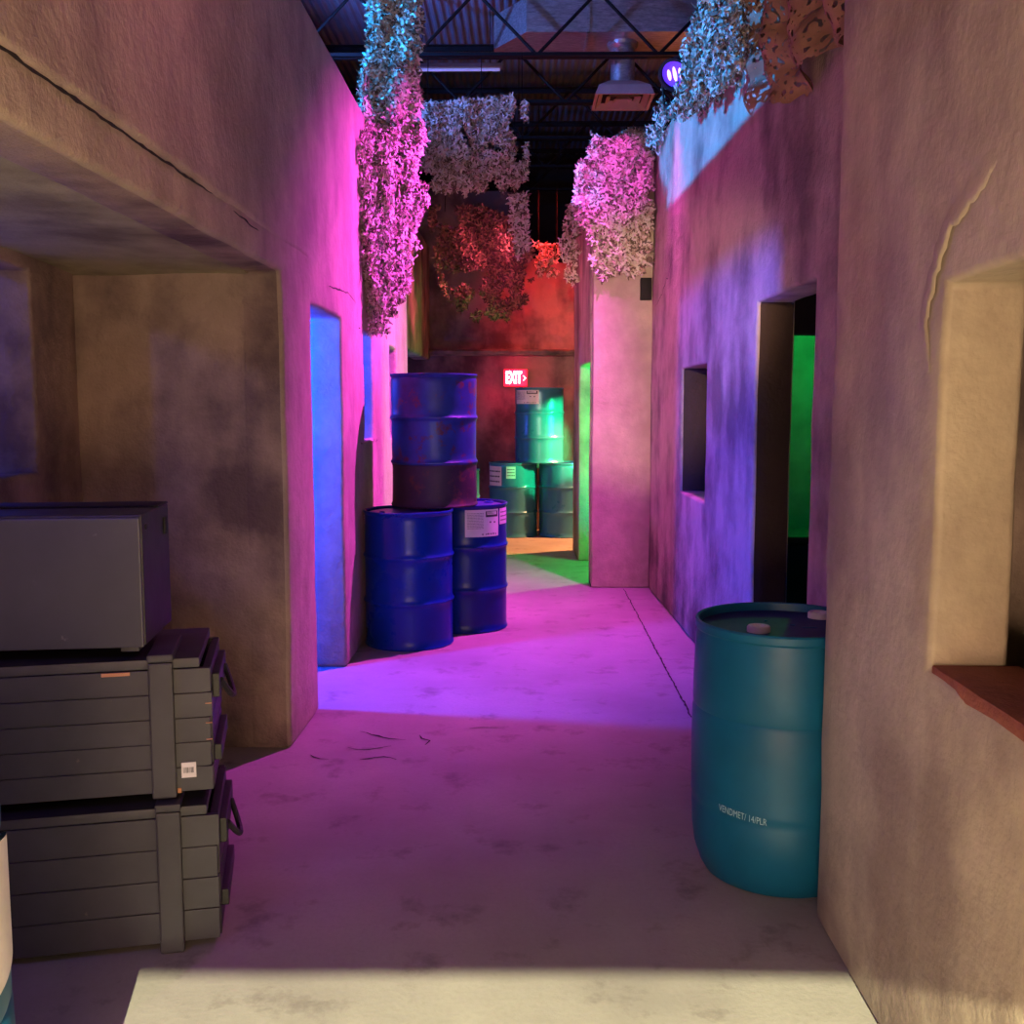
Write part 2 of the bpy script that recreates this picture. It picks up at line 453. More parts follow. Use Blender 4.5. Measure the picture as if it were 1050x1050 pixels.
# corrugated roof deck
nxs = 140
rows = []
for y in (-5, 18):
    row = []
    for i in range(nxs * 4):
        x = -6 + 12 * i / (nxs * 4 - 1); ph = i % 4
        row.append((x, y, 5.62 + (.02 if ph in (1, 2) else 0)))
    rows.append([bm.verts.new(p) for p in row])
for i in range(len(rows[0]) - 1): bm.faces.new((rows[0][i], rows[0][i + 1], rows[1][i + 1], rows[1][i]))
struct(link('ceiling', bm, M_DECK, smooth=False))
for nm, lo, hi in (('wall_outer', (-6.1, -5, 0), (-6, 18, 5.8)), ('wall_outer.001', (6, -5, 0), (6.1, 18, 5.8)),
                   ('wall_outer.002', (-6, 17.2, 0), (6, 17.4, 5.8)), ('wall_outer.003', (-6, -5.1, 0), (6, -5, 5.8))):
    bm = bmesh.new(); box_bm(bm, lo, hi); struct(link(nm, bm, M_SHELL))

# ------------------------------------------------------------------ roof trusses, duct, light fitting
def make_truss(label):
    t = thing('roof_truss', label, 'truss', (0, 0, 0), 0, 'black roof trusses')
    for nm, z in (('top_chord', .60), ('bottom_chord', 0.0)):
        bm = bmesh.new()
        for sy in (-1, 1):
            box_bm(bm, (-5.8, sy * .012 + (0 if sy > 0 else -.045), z), (5.8, sy * .012 + (.045 if sy > 0 else 0), z + .008))
            box_bm(bm, (-5.8, sy * .012 - .004, z - (.045 if z > .1 else -.008)), (5.8, sy * .012 + .004, z + (0 if z > .1 else .045)))
        link(nm, bm, M_BLACK, t, smooth=False)
    n = 20; w = 11.4 / n
    for i in range(n):
        x = -5.7 + i * w
        bm = bmesh.new(); a, b2 = ((x, 0, .02), (x + w, 0, .59)) if i % 2 == 0 else ((x, 0, .59), (x + w, 0, .02))
        tube_bm(bm, a, b2, .016, 8)
        link('web_bar', bm, M_BLACK, t)
    return t
def dup(root, loc, label=None, rz=None, group=None):
    r = root.copy(); COL.objects.link(r); r.location = loc
    if rz is not None: r.rotation_euler = (0, 0, rz)
    if label: r['label'] = label
    if group: r['group'] = group
    for ch in list(root.children):
        c = ch.copy(); COL.objects.link(c); c.parent = r
        for g_ in ch.children:
            d = g_.copy(); COL.objects.link(d); d.parent = c
    return r
tr = make_truss('black steel roof truss nearest the camera, crossing in front of the silver duct')
tr.location = (.12, 10.0, 4.80)
for y, lab, dx in ((11.5, 'black steel roof truss just behind the silver duct', .45), (13.0, 'black steel roof truss, third one back above the corridor', .0),
               (14.5, 'black steel roof truss, fourth one back in the dark', .3), (16.0, 'black steel roof truss farthest back against the dark end wall', .1)):
    dup(tr, (dx, y, 4.80), lab)

t = thing('air_duct', 'silver rectangular air duct with round drop pipe under the roof', 'duct', (0, 0, 0))
bm = bmesh.new()
prof = [(-.30, 5.08, 5.40), (.02, 5.12, 5.44), (5.9, 5.12, 5.44)]
vs = []
for i, (x, za, zb) in enumerate(prof):
    y0, y1 = (10.62, 10.92) if i == 0 else (10.26, 10.92)
    vs.append([bm.verts.new(p) for p in ((x, y0, za), (x, y1, za), (x, y1, zb), (x, y0, zb))])
for a, b2 in zip(vs, vs[1:]):
    for k in range(4): bm.faces.new((a[k], a[(k + 1) % 4], b2[(k + 1) % 4], b2[k]))
bm.faces.new(vs[0]); bm.faces.new(vs[-1][::-1])
link('duct_body', bm, M_DUCT, t, smooth=False)
for x in (.6, 1.8, 3.0, 4.2):
    bm = bmesh.new()
    box_bm(bm, (x, 10.245, 5.105), (x + .03, 10.935, 5.12)); box_bm(bm, (x, 10.245, 5.105), (x + .03, 10.26, 5.45))
    link('seam_band', bm, M_DUCT, t, smooth=False)
bm = bmesh.new(); lathe_bm(bm, [(.155, 5.12), (.15, 5.09), (.12, 5.06), (.12, 4.98), (.125, 4.975), (.12, 4.97), (.12, 4.72)], 32)
bmesh.ops.translate(bm, verts=bm.verts, vec=(.98, 10.6, 0)); link('drop_pipe', bm, M_DUCT, t)
bm = bmesh.new()
def frust(bm, c, a, z0, b2, z1):
    A = [bm.verts.new((c[0] + sx * a, c[1] + sy * a, z0)) for sx, sy in ((-1, -1), (1, -1), (1, 1), (-1, 1))]
    B = [bm.verts.new((c[0] + sx * b2, c[1] + sy * b2, z1)) for sx, sy in ((-1, -1), (1, -1), (1, 1), (-1, 1))]
    for k in range(4): bm.faces.new((A[k], A[(k + 1) % 4], B[(k + 1) % 4], B[k]))
    return A, B
A, B = frust(bm, (.98, 10.6), .29, 4.56, .25, 4.66); C_, D_ = frust(bm, (.98, 10.6), .25, 4.66, .14, 4.73)
bm.faces.new(B); bm.faces.new(D_)
for a in (.25, .17, .09): 
    A2, B2 = frust(bm, (.98, 10.6), a, 4.565, a - .05, 4.61)
A, B = frust(bm, (.98, 10.6), .29, 4.56, .26, 4.561)
df = link('diffuser', bm, M_DIFF, t, smooth=False)
bm = bmesh.new(); box_bm(bm, (.74, 10.36, 4.615), (1.22, 10.84, 4.62)); link('diffuser_shade_plate', bm, M_BLACK, df)  # black plate painted in as the shade inside the diffuser slots

t = thing('strip_light', 'long slim strip light hanging above the hanging net', 'light fitting', (-.65, 11.0, 5.02))
bm = bmesh.new(); box_bm(bm, (-.5, -.05, 0), (.42, .05, .04), .008); link('housing', bm, M_DECK, t)
bm = bmesh.new(); tube_bm(bm, (-.48, 0, -.014), (.40, 0, -.014), .016, 12); link('tube', bm, M_TUBE, t)
bm = bmesh.new()
for x in (-.4, .3): tube_bm(bm, (x, 0, .03), (x, 0, .60), .004, 6)
bm.free()
for x in (-.4, .3):
    bm = bmesh.new(); tube_bm(bm, (x, 0, .03), (x, 0, .60), .004, 6); link('hanger_wire', bm, M_BLACK, t)

# ------------------------------------------------------------------ drums
def curved_patch(r, a0, a1, z0, z1, n=14):
    bm = bmesh.new(); prev = None
    for i in range(n + 1):
        a = a0 + (a1 - a0) * i / n
        cur = [bm.verts.new((r * math.cos(a), r * math.sin(a), z)) for z in (z0, z1)]
        if prev: bm.faces.new((prev[0], cur[0], cur[1], prev[1]))
        prev = cur
    return bm

def label_sheet(parent, a0, a1, z0, z1, r, style='text'):
    bm = curved_patch(r + .0015, a0, a1, z0, z1); n0 = len(bm.faces); da, dz = a1 - a0, z1 - z0
    rnd = random.Random(int(z1 * 1000 + a0 * 10))
    def bar(u0, u1, v0, v1):
        p = curved_patch(r + .003, a0 + da * u0, a0 + da * u1, z0 + dz * v0, z0 + dz * v1, 6)
        me = bpy.data.meshes.new('tmp'); p.to_mesh(me); p.free(); bm.from_mesh(me); bpy.data.meshes.remove(me)
    if style == 'text':
        for k in range(11):
            v = .86 - k * .055; u = .06
            while u < .5:
                w = rnd.uniform(.02, .07); bar(u, min(.5, u + w), v, v + .016); u += w + .015
        bar(.56, .96, .72, .80); bar(.56, .96, .92, .935); bar(.56, .60, .72, .93); bar(.92, .96, .80, .93)
        for k in range(3): bar(.62, .62 + rnd.uniform(.1, .25), .84 + k * .03, .85 + k * .03)
        bar(.68, .73, .50, .56); bar(.82, .87, .49, .55)
        for u in (.45, .56, .62, .70, .78, .86): bar(u, u + .045, .07, .07 + rnd.uniform(.03, .06))
    else:
        for k in range(3):
            v = .72 - k * .25; u = .08
            while u < .9:
                w = rnd.uniform(.05, .16); bar(u, min(.92, u + w), v, v + .07); u += w + .03
    bm.faces.ensure_lookup_table()
    for i, f in enumerate(bm.faces):
        if i >= n0: f.material_index = 1
    return link('paper_label', bm, [M_LABEL, M_INK], parent)

def make_drum(label, loc, mat, group, rot=0, mats2=None, lidmat=None, dents=0, seed=0):
    t = thing('steel_drum', label, 'drum', loc, rot, group)
    r = .285; bm = bmesh.new()
    prof = [(r - .012, .012), (r + .004, .0), (r + .008, .008), (r + .004, .018), (r, .024)]
    for zc in (.295, .59):
        prof += [(r, zc - .026), (r + .004, zc - .013), (r + .0105, zc - .004), (r + .0105, zc + .004), (r + .004, zc + .013), (r, zc + .026)]
    prof += [(r, .845), (r - .003, .852), (r + .004, .862), (r + .008, .870), (r + .006, .879), (r - .002, .880), (r - .008, .874), (r - .010, .860)]
    # extra rings for dents
    full = []
    for (a, za), (b2, zb) in zip(prof, prof[1:]):
        full.append((a, za))
        if zb - za > .08:
            k = 6
            full += [(a + (b2 - a) * i / k, za + (zb - za) * i / k) for i in range(1, k)]
    full.append(prof[-1])
    lathe_bm(bm, full, 64, True, False)
    if dents:
        for v in bm.verts:
            n = noise.noise(Vector((v.co.x * 5, v.co.y * 5, v.co.z * 4 + seed)))
            rr = math.hypot(v.co.x, v.co.y)
            if rr > .1:
                s = 1 + dents * n / rr * (1 if .03 < v.co.z < .85 else .3); v.co.x *= s; v.co.y *= s
    mats = [mat] + ([mats2] if mats2 else [])
    if mats2:
        for f in bm.faces:
            if f.calc_center_median().z < .285: f.material_index = 1
    link('drum_body', bm, mats, t)
    bm = bmesh.new(); lathe_bm(bm, [(r - .0085, .855), (r - .02, .858), (r - .03, .864), (r - .06, .866), (.1, .865)], 48, False, True)
    lid = link('lid', bm, lidmat or M_LID, t)
    for (a, d, rr) in ((.6, .19, .036), (.6 + PI, .19, .02)):
        bm = bmesh.new(); lathe_bm(bm, [(rr, .864), (rr, .872), (rr * .85, .876), (rr * .55, .875), (rr * .5, .870)], 20, False, True)
        bmesh.ops.translate(bm, verts=bm.verts, vec=(d * math.cos(a), d * math.sin(a), 0)); link('bung', bm, M_BLUE, lid)
    return t
NG = 'blue steel drums stacked by the left wall'; FG = 'steel drums stacked at the far end'
d1 = make_drum('blue steel drum standing on the floor, nearest of the three by the left wall', (-.752, 6.64, 0), M_BLUE, NG, 0)
d2 = make_drum('blue steel drum with large printed paper label, standing on floor', (-.405, 7.14, 0), M_BLUE_D, NG, 0)
label_sheet(d1, math.radians(-176), math.radians(-160), .79, .85, .285, 'plain')
label_sheet(d2, math.radians(-88), math.radians(-36), .665, .850, .285)
label_sheet(d2, math.radians(-33), math.radians(-8), .74, .850, .285, 'plain')
d3 = make_drum('worn blue steel drum with rust stains stacked on top of two drums', (-.605, 6.93, .881), M_WORN, NG, .4, M_WORN_R, M_WORN_R, .006, 4)
d4 = make_drum('steel drum almost hidden behind the worn stacked drum', (-.76, 10.9, 0), M_FARD, 'drum hidden behind the near stack', 0)
f1 = make_drum('lower left drum of the far stack, with two paper labels', (-.125, 12.25, 0), M_FARD, FG, 0)
label_sheet(f1, math.radians(-168), math.radians(-118), .60, .84, .285, 'plain')
label_sheet(f1, math.radians(-106), math.radians(-84), .70, .84, .285, 'plain')
f2 = make_drum('lower right drum of the far stack, beside the wall edge', (.472, 12.25, 0), M_FARD, FG, .3)
f3 = make_drum('topmost steel drum of the far stack, under the exit sign', (.185, 12.20, .881), M_FARD, FG, 0)
label_sheet(f3, math.radians(-160), math.radians(-92), .69, .85, .285)

# plastic drum at right
def make_plastic(name, label, loc, rot, H=.85, R=.292, mat=None):
    t = thing(name, label, 'drum', loc, rot)
    bm = bmesh.new()
    prof = [(R - .055, 0), (R - .045, .004), (R - .030, .03), (R - .012, .085), (R - .004, .15), (R - .001, .235), (R - .004, .250), (R + .001, .262), (R, .28), (R + .003, .42),
            (R + .001, .55), (R - .004, .562), (R, .575), (R - .001, .66), (R - .006, H - .06), (R - .010, H - .035), (R - .004, H - .028), (R - .003, H - .006), (R - .008, H), (R - .016, H - .003), (R - .019, H - .03)]
    lathe_bm(bm, prof, 72, True, False)
    link('drum_body', bm, mat, t)
    bm = bmesh.new(); lathe_bm(bm, [(R - .0185, H - .028), (R - .04, H - .034), (.02, H - .030)], 60, False, True)
    lid = link('lid', bm, M_PLASTLID, t)
    for (x, y) in ((-.095, -.055), (.165, .17)):
        bm = bmesh.new(); lathe_bm(bm, [(.038, H - .034), (.038, H - .018), (.034, H - .012), (.022, H - .012), (.019, H - .020)], 28, False, True)
        bmesh.ops.translate(bm, verts=bm.verts, vec=(x, y, 0)); bb = link('bung', bm, M_BUNG, lid)
    for lo, hi in (((.03, .03, H - .032), (.045, .038, H - .028)), ((.06, -.005, H - .032), (.11, .002, H - .029)), ((-.04, .1, H - .032), (-.03, .108, H - .028))):
        bm = bmesh.new(); box_bm(bm, lo, hi); link('moulded_mark', bm, M_PLAST, lid)
    return t
px_, py_ = .862, 3.345
pd = make_plastic('plastic_drum', 'teal blue plastic drum with white bung, half behind the near right wall', (px_, py_, 0), 0, mat=M_PLAST)
cu = bpy.data.curves.new('t', 'FONT'); cu.body = 'VOMAR7/14ΛPLR'; cu.body = 'VENDMET/ 14/PLR'; cu.size = .031; cu.align_x = 'CENTER'
to = bpy.data.objects.new('t', cu); COL.objects.link(to); bpy.context.view_layer.update()
me = bpy.data.meshes.new_from_object(to.evaluated_get(bpy.context.evaluated_depsgraph_get()))
bpy.data.objects.remove(to)
bm = bmesh.new(); bm.from_mesh(me); bpy.data.meshes.remove(me)
bmesh.ops.subdivide_edges(bm, edges=[e for e in bm.edges if e.calc_length() > .01], cuts=2)
for v in bm.verts:
    x, y = v.co.x * .66, v.co.y * 1.0; a = math.radians(-127) + x / .292; r_ = .2955
    v.co = Vector((r_ * math.cos(a), r_ * math.sin(a), .258 + y - x * .07))
link('stencilled_code', bm, M_MARK, pd)

# white-banded blue drum cut by the left frame edge
wd = make_plastic('plastic_drum', 'blue plastic drum with large white label, at the bottom left corner', (-1.125, 1.50, 0), 0, H=.89, mat=M_PLAST)
bm = bmesh.new(); n = 40; prev = None
for i in range(n + 1):
    a = math.radians(-95 + 150 * i / n); u = -1 + 2 * i / n
    h0 = .74 - .13 * math.sqrt(max(0, 1 - u * u)); h1 = .74 + .13 * math.sqrt(max(0, 1 - u * u)) 
    cur = [bm.verts.new((.2955 * math.cos(a), .2955 * math.sin(a), z)) for z in (h0, h1)]
    if prev: bm.faces.new((prev[0], cur[0], cur[1], prev[1]))
    prev = cur
bmesh.ops.remove_doubles(bm, verts=bm.verts, dist=.0005)
link('paper_label', bm, M_LABEL, wd)

# ------------------------------------------------------------------ crates
def plank_panel(L, H, T, n, gap=.0025, bev=.0022, seed=0):
    """boards along x, standing in z, front face at y=0"""
    bm = bmesh.new(); h = H / n; rnd = random.Random(seed)
    for i in range(n):
        dx = rnd.uniform(-.004, .004)
        box_bm(bm, (0, rnd.uniform(-.001, .001), i * h + gap / 2), (L + dx, T, (i + 1) * h - gap / 2), bev)
    box_bm(bm, (.01, .006, .004), (L - .01, T + .004, H - .004))
    return bm
def make_crate(label, loc, rz, L, D, H, n, group, sticker=False, seed=0, lid_h=.03, bare=False, rope=True):
    """origin at right front bottom corner; crate extends to -x and +y"""
    t = thing('wooden_crate', label, 'crate', loc, rz, group)
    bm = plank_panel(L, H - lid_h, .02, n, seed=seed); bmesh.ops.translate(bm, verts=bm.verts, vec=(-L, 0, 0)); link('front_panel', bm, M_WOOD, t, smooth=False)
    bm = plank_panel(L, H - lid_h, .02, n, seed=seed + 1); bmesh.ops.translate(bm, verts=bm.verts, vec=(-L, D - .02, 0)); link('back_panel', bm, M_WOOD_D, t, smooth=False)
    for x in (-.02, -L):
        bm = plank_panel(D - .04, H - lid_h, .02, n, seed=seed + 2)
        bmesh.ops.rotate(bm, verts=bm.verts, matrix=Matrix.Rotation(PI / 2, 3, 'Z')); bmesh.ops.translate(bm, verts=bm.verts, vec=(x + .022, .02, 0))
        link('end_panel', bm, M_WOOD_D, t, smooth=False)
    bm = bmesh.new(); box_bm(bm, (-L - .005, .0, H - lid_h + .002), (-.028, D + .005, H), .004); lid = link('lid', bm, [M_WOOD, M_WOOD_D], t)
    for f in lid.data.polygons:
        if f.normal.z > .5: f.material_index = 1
    for x0 in (-.165, -L + .10):
        bm = bmesh.new()
        box_bm(bm, (x0, -.024, -.02 if not sticker else -.008), (x0 + .066, 0.0, H - .006), .006)
        box_bm(bm, (x0 - .002, -.026, H - .004), (x0 + .068, D * .6, H + .018), .006)
        link('batten', bm, M_WOOD, t, smooth=False)
    bm = bmesh.new(); box_bm(bm, (.0, .05, H * .18), (.022, D - .05, H * .30), .004); box_bm(bm, (.0, .05, H * .66), (.022, D - .05, H * .84), .004)
    link('end_cleat', bm, M_WOOD_D, t, smooth=False)
    if rope:
        bm = bmesh.new(); pts = [Vector((.022 + .03 * math.sin(PI * i / 10), .10 + .018 * i, H * .76 - .07 * math.sin(PI * i / 10))) for i in range(11)]
        for a, b2 in zip(pts, pts[1:]): tube_bm(bm, a, b2, .009, 8)
        link('rope_handle', bm, M_WOOD_D, t, smooth=False)
    if sticker:
        bm = bmesh.new(); box_bm(bm, (-.086, -.0035, .042), (-.046, .0, .086)); s = link('sticker', bm, M_LABEL, t)
        bm = bmesh.new(); rnd = random.Random(3)
        for k in range(9):
            x = -.081 + k * .0034; box_bm(bm, (x, -.0045, .056), (x + rnd.choice((.0012, .0022)), -.0034, .072))
        link('printing', bm, M_INK, s)
    if bare:
        for lo, hi in [((-.29, -.0035, H - lid_h - .012), (-.215, .004, H - lid_h - .002)), ((-.098, -.003, -.002), (-.088, .003, .012))] + \
                [((-.016, -.0025, H - z), (.0015, .002, H - z + .003)) for z in (.135, .192, .24)]:
            bm = bmesh.new(); box_bm(bm, lo, hi, .0008); link('bare_chip', bm, M_WOOD_P, t)
    return t
CG = 'dark wooden crates piled in the left alcove'
a13 = math.radians(13)
make_crate('dark plank crate at the bottom of the pile, standing on the floor', (-.872, 2.805, .022), a13, .98, .42, .40, 4, CG, seed=4)
make_crate('dark plank crate in the middle of pile with small white sticker', (-.888, 2.83, .455), a13, .96, .40, .388, 5, CG, sticker=True, seed=9, bare=True)
# top case
t = thing('equipment_case', 'plain dark grey box case on top of the plank crates', 'case', (-1.055, 2.80, .866), math.radians(7), CG)
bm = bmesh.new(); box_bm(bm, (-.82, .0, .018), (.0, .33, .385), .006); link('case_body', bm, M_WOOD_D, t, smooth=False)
bm = bmesh.new(); box_bm(bm, (-.815, -.014, .014), (-.004, .0, .378), .004); link('front_panel', bm, M_BOX, t, smooth=False)
for x in (-.07, -.74):
    bm = bmesh.new(); box_bm(bm, (x, .0, 0), (x + .05, .31, .018), .003); link('foot', bm, M_WOOD, t)
for z in (.30, ):
    bm = bmesh.new(); box_bm(bm, (.0, .25, z), (.008, .28, z + .05), .002); box_bm(bm, (.0, .03, z + .04), (.004, .05, z + .055), .001); link('hinge', bm, M_BLACK, t)
bm = bmesh.new(); box_bm(bm, (-.82, .20, .385), (.0, .33, .392), .003); link('top_strip', bm, M_BLACK, t)
# dark chest behind
# black chest seen through the right doorway
t = thing('storage_chest', 'low black chest in the green lit room beyond the right doorway', 'chest', (1.98, 7.02, 0), 0)
bm = bmesh.new(); box_bm(bm, (-.42, -.2, 0), (.42, .2, .62), .01); link('chest_body', bm, M_WOOD_D, t, smooth=False)
bm = bmesh.new(); box_bm(bm, (-.43, -.21, .625), (.43, .21, .68), .012); link('lid', bm, M_WOOD_D, t, smooth=False)
bm = bmesh.new(); box_bm(bm, (-.04, -.225, .56), (.04, -.203, .66), .004); link('latch', bm, M_BLACK, t)

# ------------------------------------------------------------------ exit sign
t = thing('exit_sign', 'red lit EXIT sign on the back wall above the far drums', 'sign', (-.10, 12.60, 1.885))
bm = bmesh.new(); box_bm(bm, (-.145, -.02, -.10), (.145, .03, .105), .01); link('housing', bm, M_REDSIGN, t)
bm = bmesh.new(); box_bm(bm, (-.05, .03, -.03), (.05, .19, .03)); link('bracket', bm, M_BLACK, t)
cu = bpy.data.curves.new('t', 'FONT'); cu.body = 'EXIT'; cu.size = .20; cu.align_x = 'CENTER'; cu.align_y = 'CENTER'; cu.extrude = .003; cu.offset = .006
to = bpy.data.objects.new('t', cu); COL.objects.link(to); bpy.context.view_layer.update()
me = bpy.data.meshes.new_from_object(to.evaluated_get(bpy.context.evaluated_depsgraph_get())); bpy.data.objects.remove(to)
bm = bmesh.new(); bm.from_mesh(me); bpy.data.meshes.remove(me)
for v in bm.verts: v.co = Vector((v.co.x * .47 - .022, -.026 + v.co.z * -1, v.co.y * 1.02))
link('lettering', bm, M_EXITL, t, smooth=False)
bm = bmesh.new()
p = [(.092, .03), (.100, .03), (.128, 0), (.100, -.03), (.092, -.03), (.116, 0)]
for dy in (0,):
    f = bm.faces.new([bm.verts.new((x, -.026, z)) for x, z in p])
r_ = bmesh.ops.extrude_face_region(bm, geom=bm.faces[:]); bmesh.ops.translate(bm, verts=[e for e in r_['geom'] if isinstance(e, bmesh.types.BMVert)], vec=(0, .006, 0))
link('arrow', bm, M_EXITL, t, smooth=False)

# ------------------------------------------------------------------ stage lamp on the right wall top
LP = Vector((1.10, 7.72, 3.95))
t = thing('stage_lamp', 'glowing violet stage lamp clamped on top of the right wall', 'lamp', LP)
aim = (Vector((-.3, 5.0, 1.6)) - LP).normalized(); q = aim.to_track_quat('Z', 'Y').to_matrix().to_4x4()
bm = bmesh.new(); lathe_bm(bm, [(.03, -.17), (.06, -.16), (.085, -.10), (.09, .0), (.11, .03), (.12, .035), (.12, .05), (.10, .05), (.095, .02)], 28, True, False)
bmesh.ops.transform(bm, matrix=q, verts=bm.verts); hb = link('lamp_body', bm, M_BLACK, t)
bm = bmesh.new(); bmesh.ops.create_circle(bm, cap_ends=True, segments=28, radius=.096, matrix=q @ Matrix.Translation((0, 0, .022)))
fr = link('front_glass', bm, M_GLOW, t)
for k in (-1, 0, 1):
    bm = bmesh.new(); up = (q.inverted() @ Vector((0, 0, 1))); up.z = 0; up.normalize(); sd = Vector((up.y, -up.x, 0))
    pts = []
    for m_ in range(16):
        a = 2 * PI * m_ / 16
        pts.append(bm.verts.new(q @ (sd * (k * .042 + .014 * math.cos(a)) + up * ((.055 if k == 0 else .040) * math.sin(a)) + Vector((0, 0, .030)))))
    bm.faces.new(pts); link('lens', bm, M_LENS, t)
bm = bmesh.new()
for s in (-1, 1):
    a = q @ Vector((s * .11, 0, 0)); tube_bm(bm, a, a * 1.0 + Vector((.03, .05, -.20)), .008, 8)
tube_bm(bm, q @ Vector((-.11, 0, 0)) + Vector((.03, .05, -.20)), q @ Vector((.11, 0, 0)) + Vector((.03, .05, -.20)), .009, 8)
link('yoke', bm, M_BLACK, t)
bm = bmesh.new(); box_bm(bm, (.03, .0, -.34), (.12, .09, -.19), .006); link('clamp', bm, M_BLACK, t)

# ------------------------------------------------------------------ camouflage nets
def leaf_net(name, label, rows, n, mat, size=.07, folds=.05, depth=.05, holes=.0, seed=0, edge=.10, group=None, flip=1, cord=True):
    """rows: list of (left point, right point) from top to bottom; leaves are scattered over the ruled surface"""
    rnd = random.Random(seed); bm = bmesh.new(); lay = bm.verts.layers.float.new('leafcol')
    R_ = [(Vector(a), Vector(b2)) for a, b2 in rows]
    seg = [((R_[i][0] + R_[i][1]) - (R_[i + 1][0] + R_[i + 1][1])).length / 2 for i in range(len(R_) - 1)]
    wid = [((R_[i][0] - R_[i][1]).length + (R_[i + 1][0] - R_[i + 1][1]).length) / 2 for i in range(len(R_) - 1)]
    area = [s * w for s, w in zip(seg, wid)]; tot = sum(area)
    def surf(i, u, f):
        a = R_[i][0].lerp(R_[i + 1][0], f); b2 = R_[i][1].lerp(R_[i + 1][1], f)
        p = a.lerp(b2, u)
        tng = (b2 - a).normalized() if (b2 - a).length > 1e-4 else Vector((1, 0, 0))
        dn = ((R_[i + 1][0] + R_[i + 1][1]) - (R_[i][0] + R_[i][1])).normalized()
        nm = tng.cross(dn).normalized() * flip
        w = (b2 - a).length
        fo = math.sin(u * w * 17 + noise.noise(p * 1.5) * 4) * folds
        return p + nm * fo, tng, dn, nm
    if False:
        for i in range(len(R_) - 1):
            for u in [k / 6 for k in range(7)]:
                a = surf(i, u, 0)[0]; b2 = surf(i, u, 1)[0]
                k0 = len(bm.verts); tube_bm(bm, a, b2, .003, 4)
    for _ in range(n):
        k = rnd.random() * tot; i = 0
        while k > area[i] and i < len(area) - 1: k -= area[i]; i += 1
        u = rnd.random(); f = rnd.random()
        p, tx, dn, nm = surf(i, u, f)
        if holes and noise.noise(p * 5 + Vector((seed, 0, 0))) < -.35 + holes: continue
        if (u < edge or u > 1 - edge) and noise.noise(p * 9 + Vector((0, seed, 0))) < 0: continue
        if i == len(R_) - 2 and f > .6 and noise.noise(Vector((p.x * 9 + p.y * 9, seed, 0))) * 1.3 + .5 < (f - .6) / .4: continue
        p = p + nm * rnd.uniform(-depth, depth)
        a = rnd.uniform(0, 2 * PI); e1 = tx * math.cos(a) + dn * math.sin(a)
        nn = (nm + Vector((rnd.uniform(-1, 1), rnd.uniform(-1, 1), rnd.uniform(-1, 1))) * .5).normalized()
        e1 = (e1 - nn * e1.dot(nn)).normalized(); e2 = nn.cross(e1)
        s = size * rnd.uniform(.7, 1.5); w = size * rnd.uniform(.17, .30); arc = rnd.uniform(1.0, 4.4)
        cv = rnd.random(); prev = None; NS = 5
        Rr = s / max(arc, .5) * 1.0
        for j in range(NS + 1):
            th_ = -arc / 2 + arc * j / NS
            ww = w * (.35 + .65 * math.sin(PI * (.12 + .76 * j / NS)))
            c = p + e1 * (Rr * math.sin(th_)) + e2 * (Rr * (math.cos(th_) - 1)) + nn * (.25 * s * math.sin(j * 1.3 + cv * 6) * .4)
            dr = e1 * math.sin(th_) + e2 * math.cos(th_)
            cur = [bm.verts.new(c - dr * ww * .5 + nn * ww * .25), bm.verts.new(c + dr * ww * .5)]
            for v in cur: v[lay] = cv
            if prev: bm.faces.new((prev[0], prev[1], cur[1], cur[0]))
            prev = cur
    me = bpy.data.meshes.new(name); bm.to_mesh(me); bm.free()
    o = bpy.data.objects.new(name, me); me.materials.append(mat); COL.objects.link(o)
    return tag(o, label, 'net', group)

leaf_net('camouflage_net', 'long camouflage net hanging from the roof down the left wall',
         [((-1.16, 7.5, 4.80), (-.74, 7.7, 4.80)), ((-1.10, 7.45, 4.30), (-.72, 7.6, 4.30)), ((-1.13, 7.3, 3.62), (-.74, 7.6, 3.6)), ((-1.03, 6.62, 3.18), (-.76, 7.7, 3.1)),
          ((-.99, 6.66, 2.72), (-.86, 8.0, 2.80)), ((-.99, 6.72, 2.40), (-.92, 7.75, 2.40)), ((-.99, 6.80, 2.16), (-.97, 7.15, 2.16)), ((-.99, 6.88, 2.02), (-.98, 7.05, 2.00))],
         14500, M_NETL, .062, .05, .05, 0, 1, edge=.05)
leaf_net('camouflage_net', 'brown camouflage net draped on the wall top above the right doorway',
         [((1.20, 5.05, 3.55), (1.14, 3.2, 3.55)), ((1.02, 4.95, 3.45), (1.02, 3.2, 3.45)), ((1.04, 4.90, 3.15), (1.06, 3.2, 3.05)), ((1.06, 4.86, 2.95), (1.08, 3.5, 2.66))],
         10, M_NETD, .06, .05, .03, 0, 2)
BROWN_SHEET = bpy.data.objects[-1] if False else None
leaf_net('camouflage_net', 'cyan lit camouflage net bunched over the right wall top beside the stage lamp',
         [((1.16, 5.75, 4.05), (1.16, 4.6, 3.95)), ((1.02, 5.85, 3.80), (1.04, 4.7, 3.60)), ((1.00, 6.25, 3.62), (1.02, 4.8, 3.42)), ((1.00, 6.75, 3.50), (1.03, 4.88, 3.25)), ((1.01, 6.95, 3.38), (1.04, 4.95, 3.05))],
         7500, M_NET, .068, .05, .05, .03, 3)
leaf_net('camouflage_net', 'large camouflage net draped over the top of the pale pillar',
         [((.60, 8.90, 3.72), (1.10, 8.9, 3.80)), ((.50, 8.58, 3.66), (1.03, 8.56, 3.72)), ((.43, 8.52, 3.42), (1.03, 8.54, 3.40)), ((.40, 8.52, 3.10), (1.03, 8.54, 3.05)),
          ((.52, 8.54, 2.98), (1.03, 8.54, 2.90)), ((.55, 8.58, 2.75), (1.03, 8.58, 2.70)), ((.60, 8.60, 2.58), (1.02, 8.60, 2.62))],
         9000, M_NETL, .066, .03, .05, 0, 4)
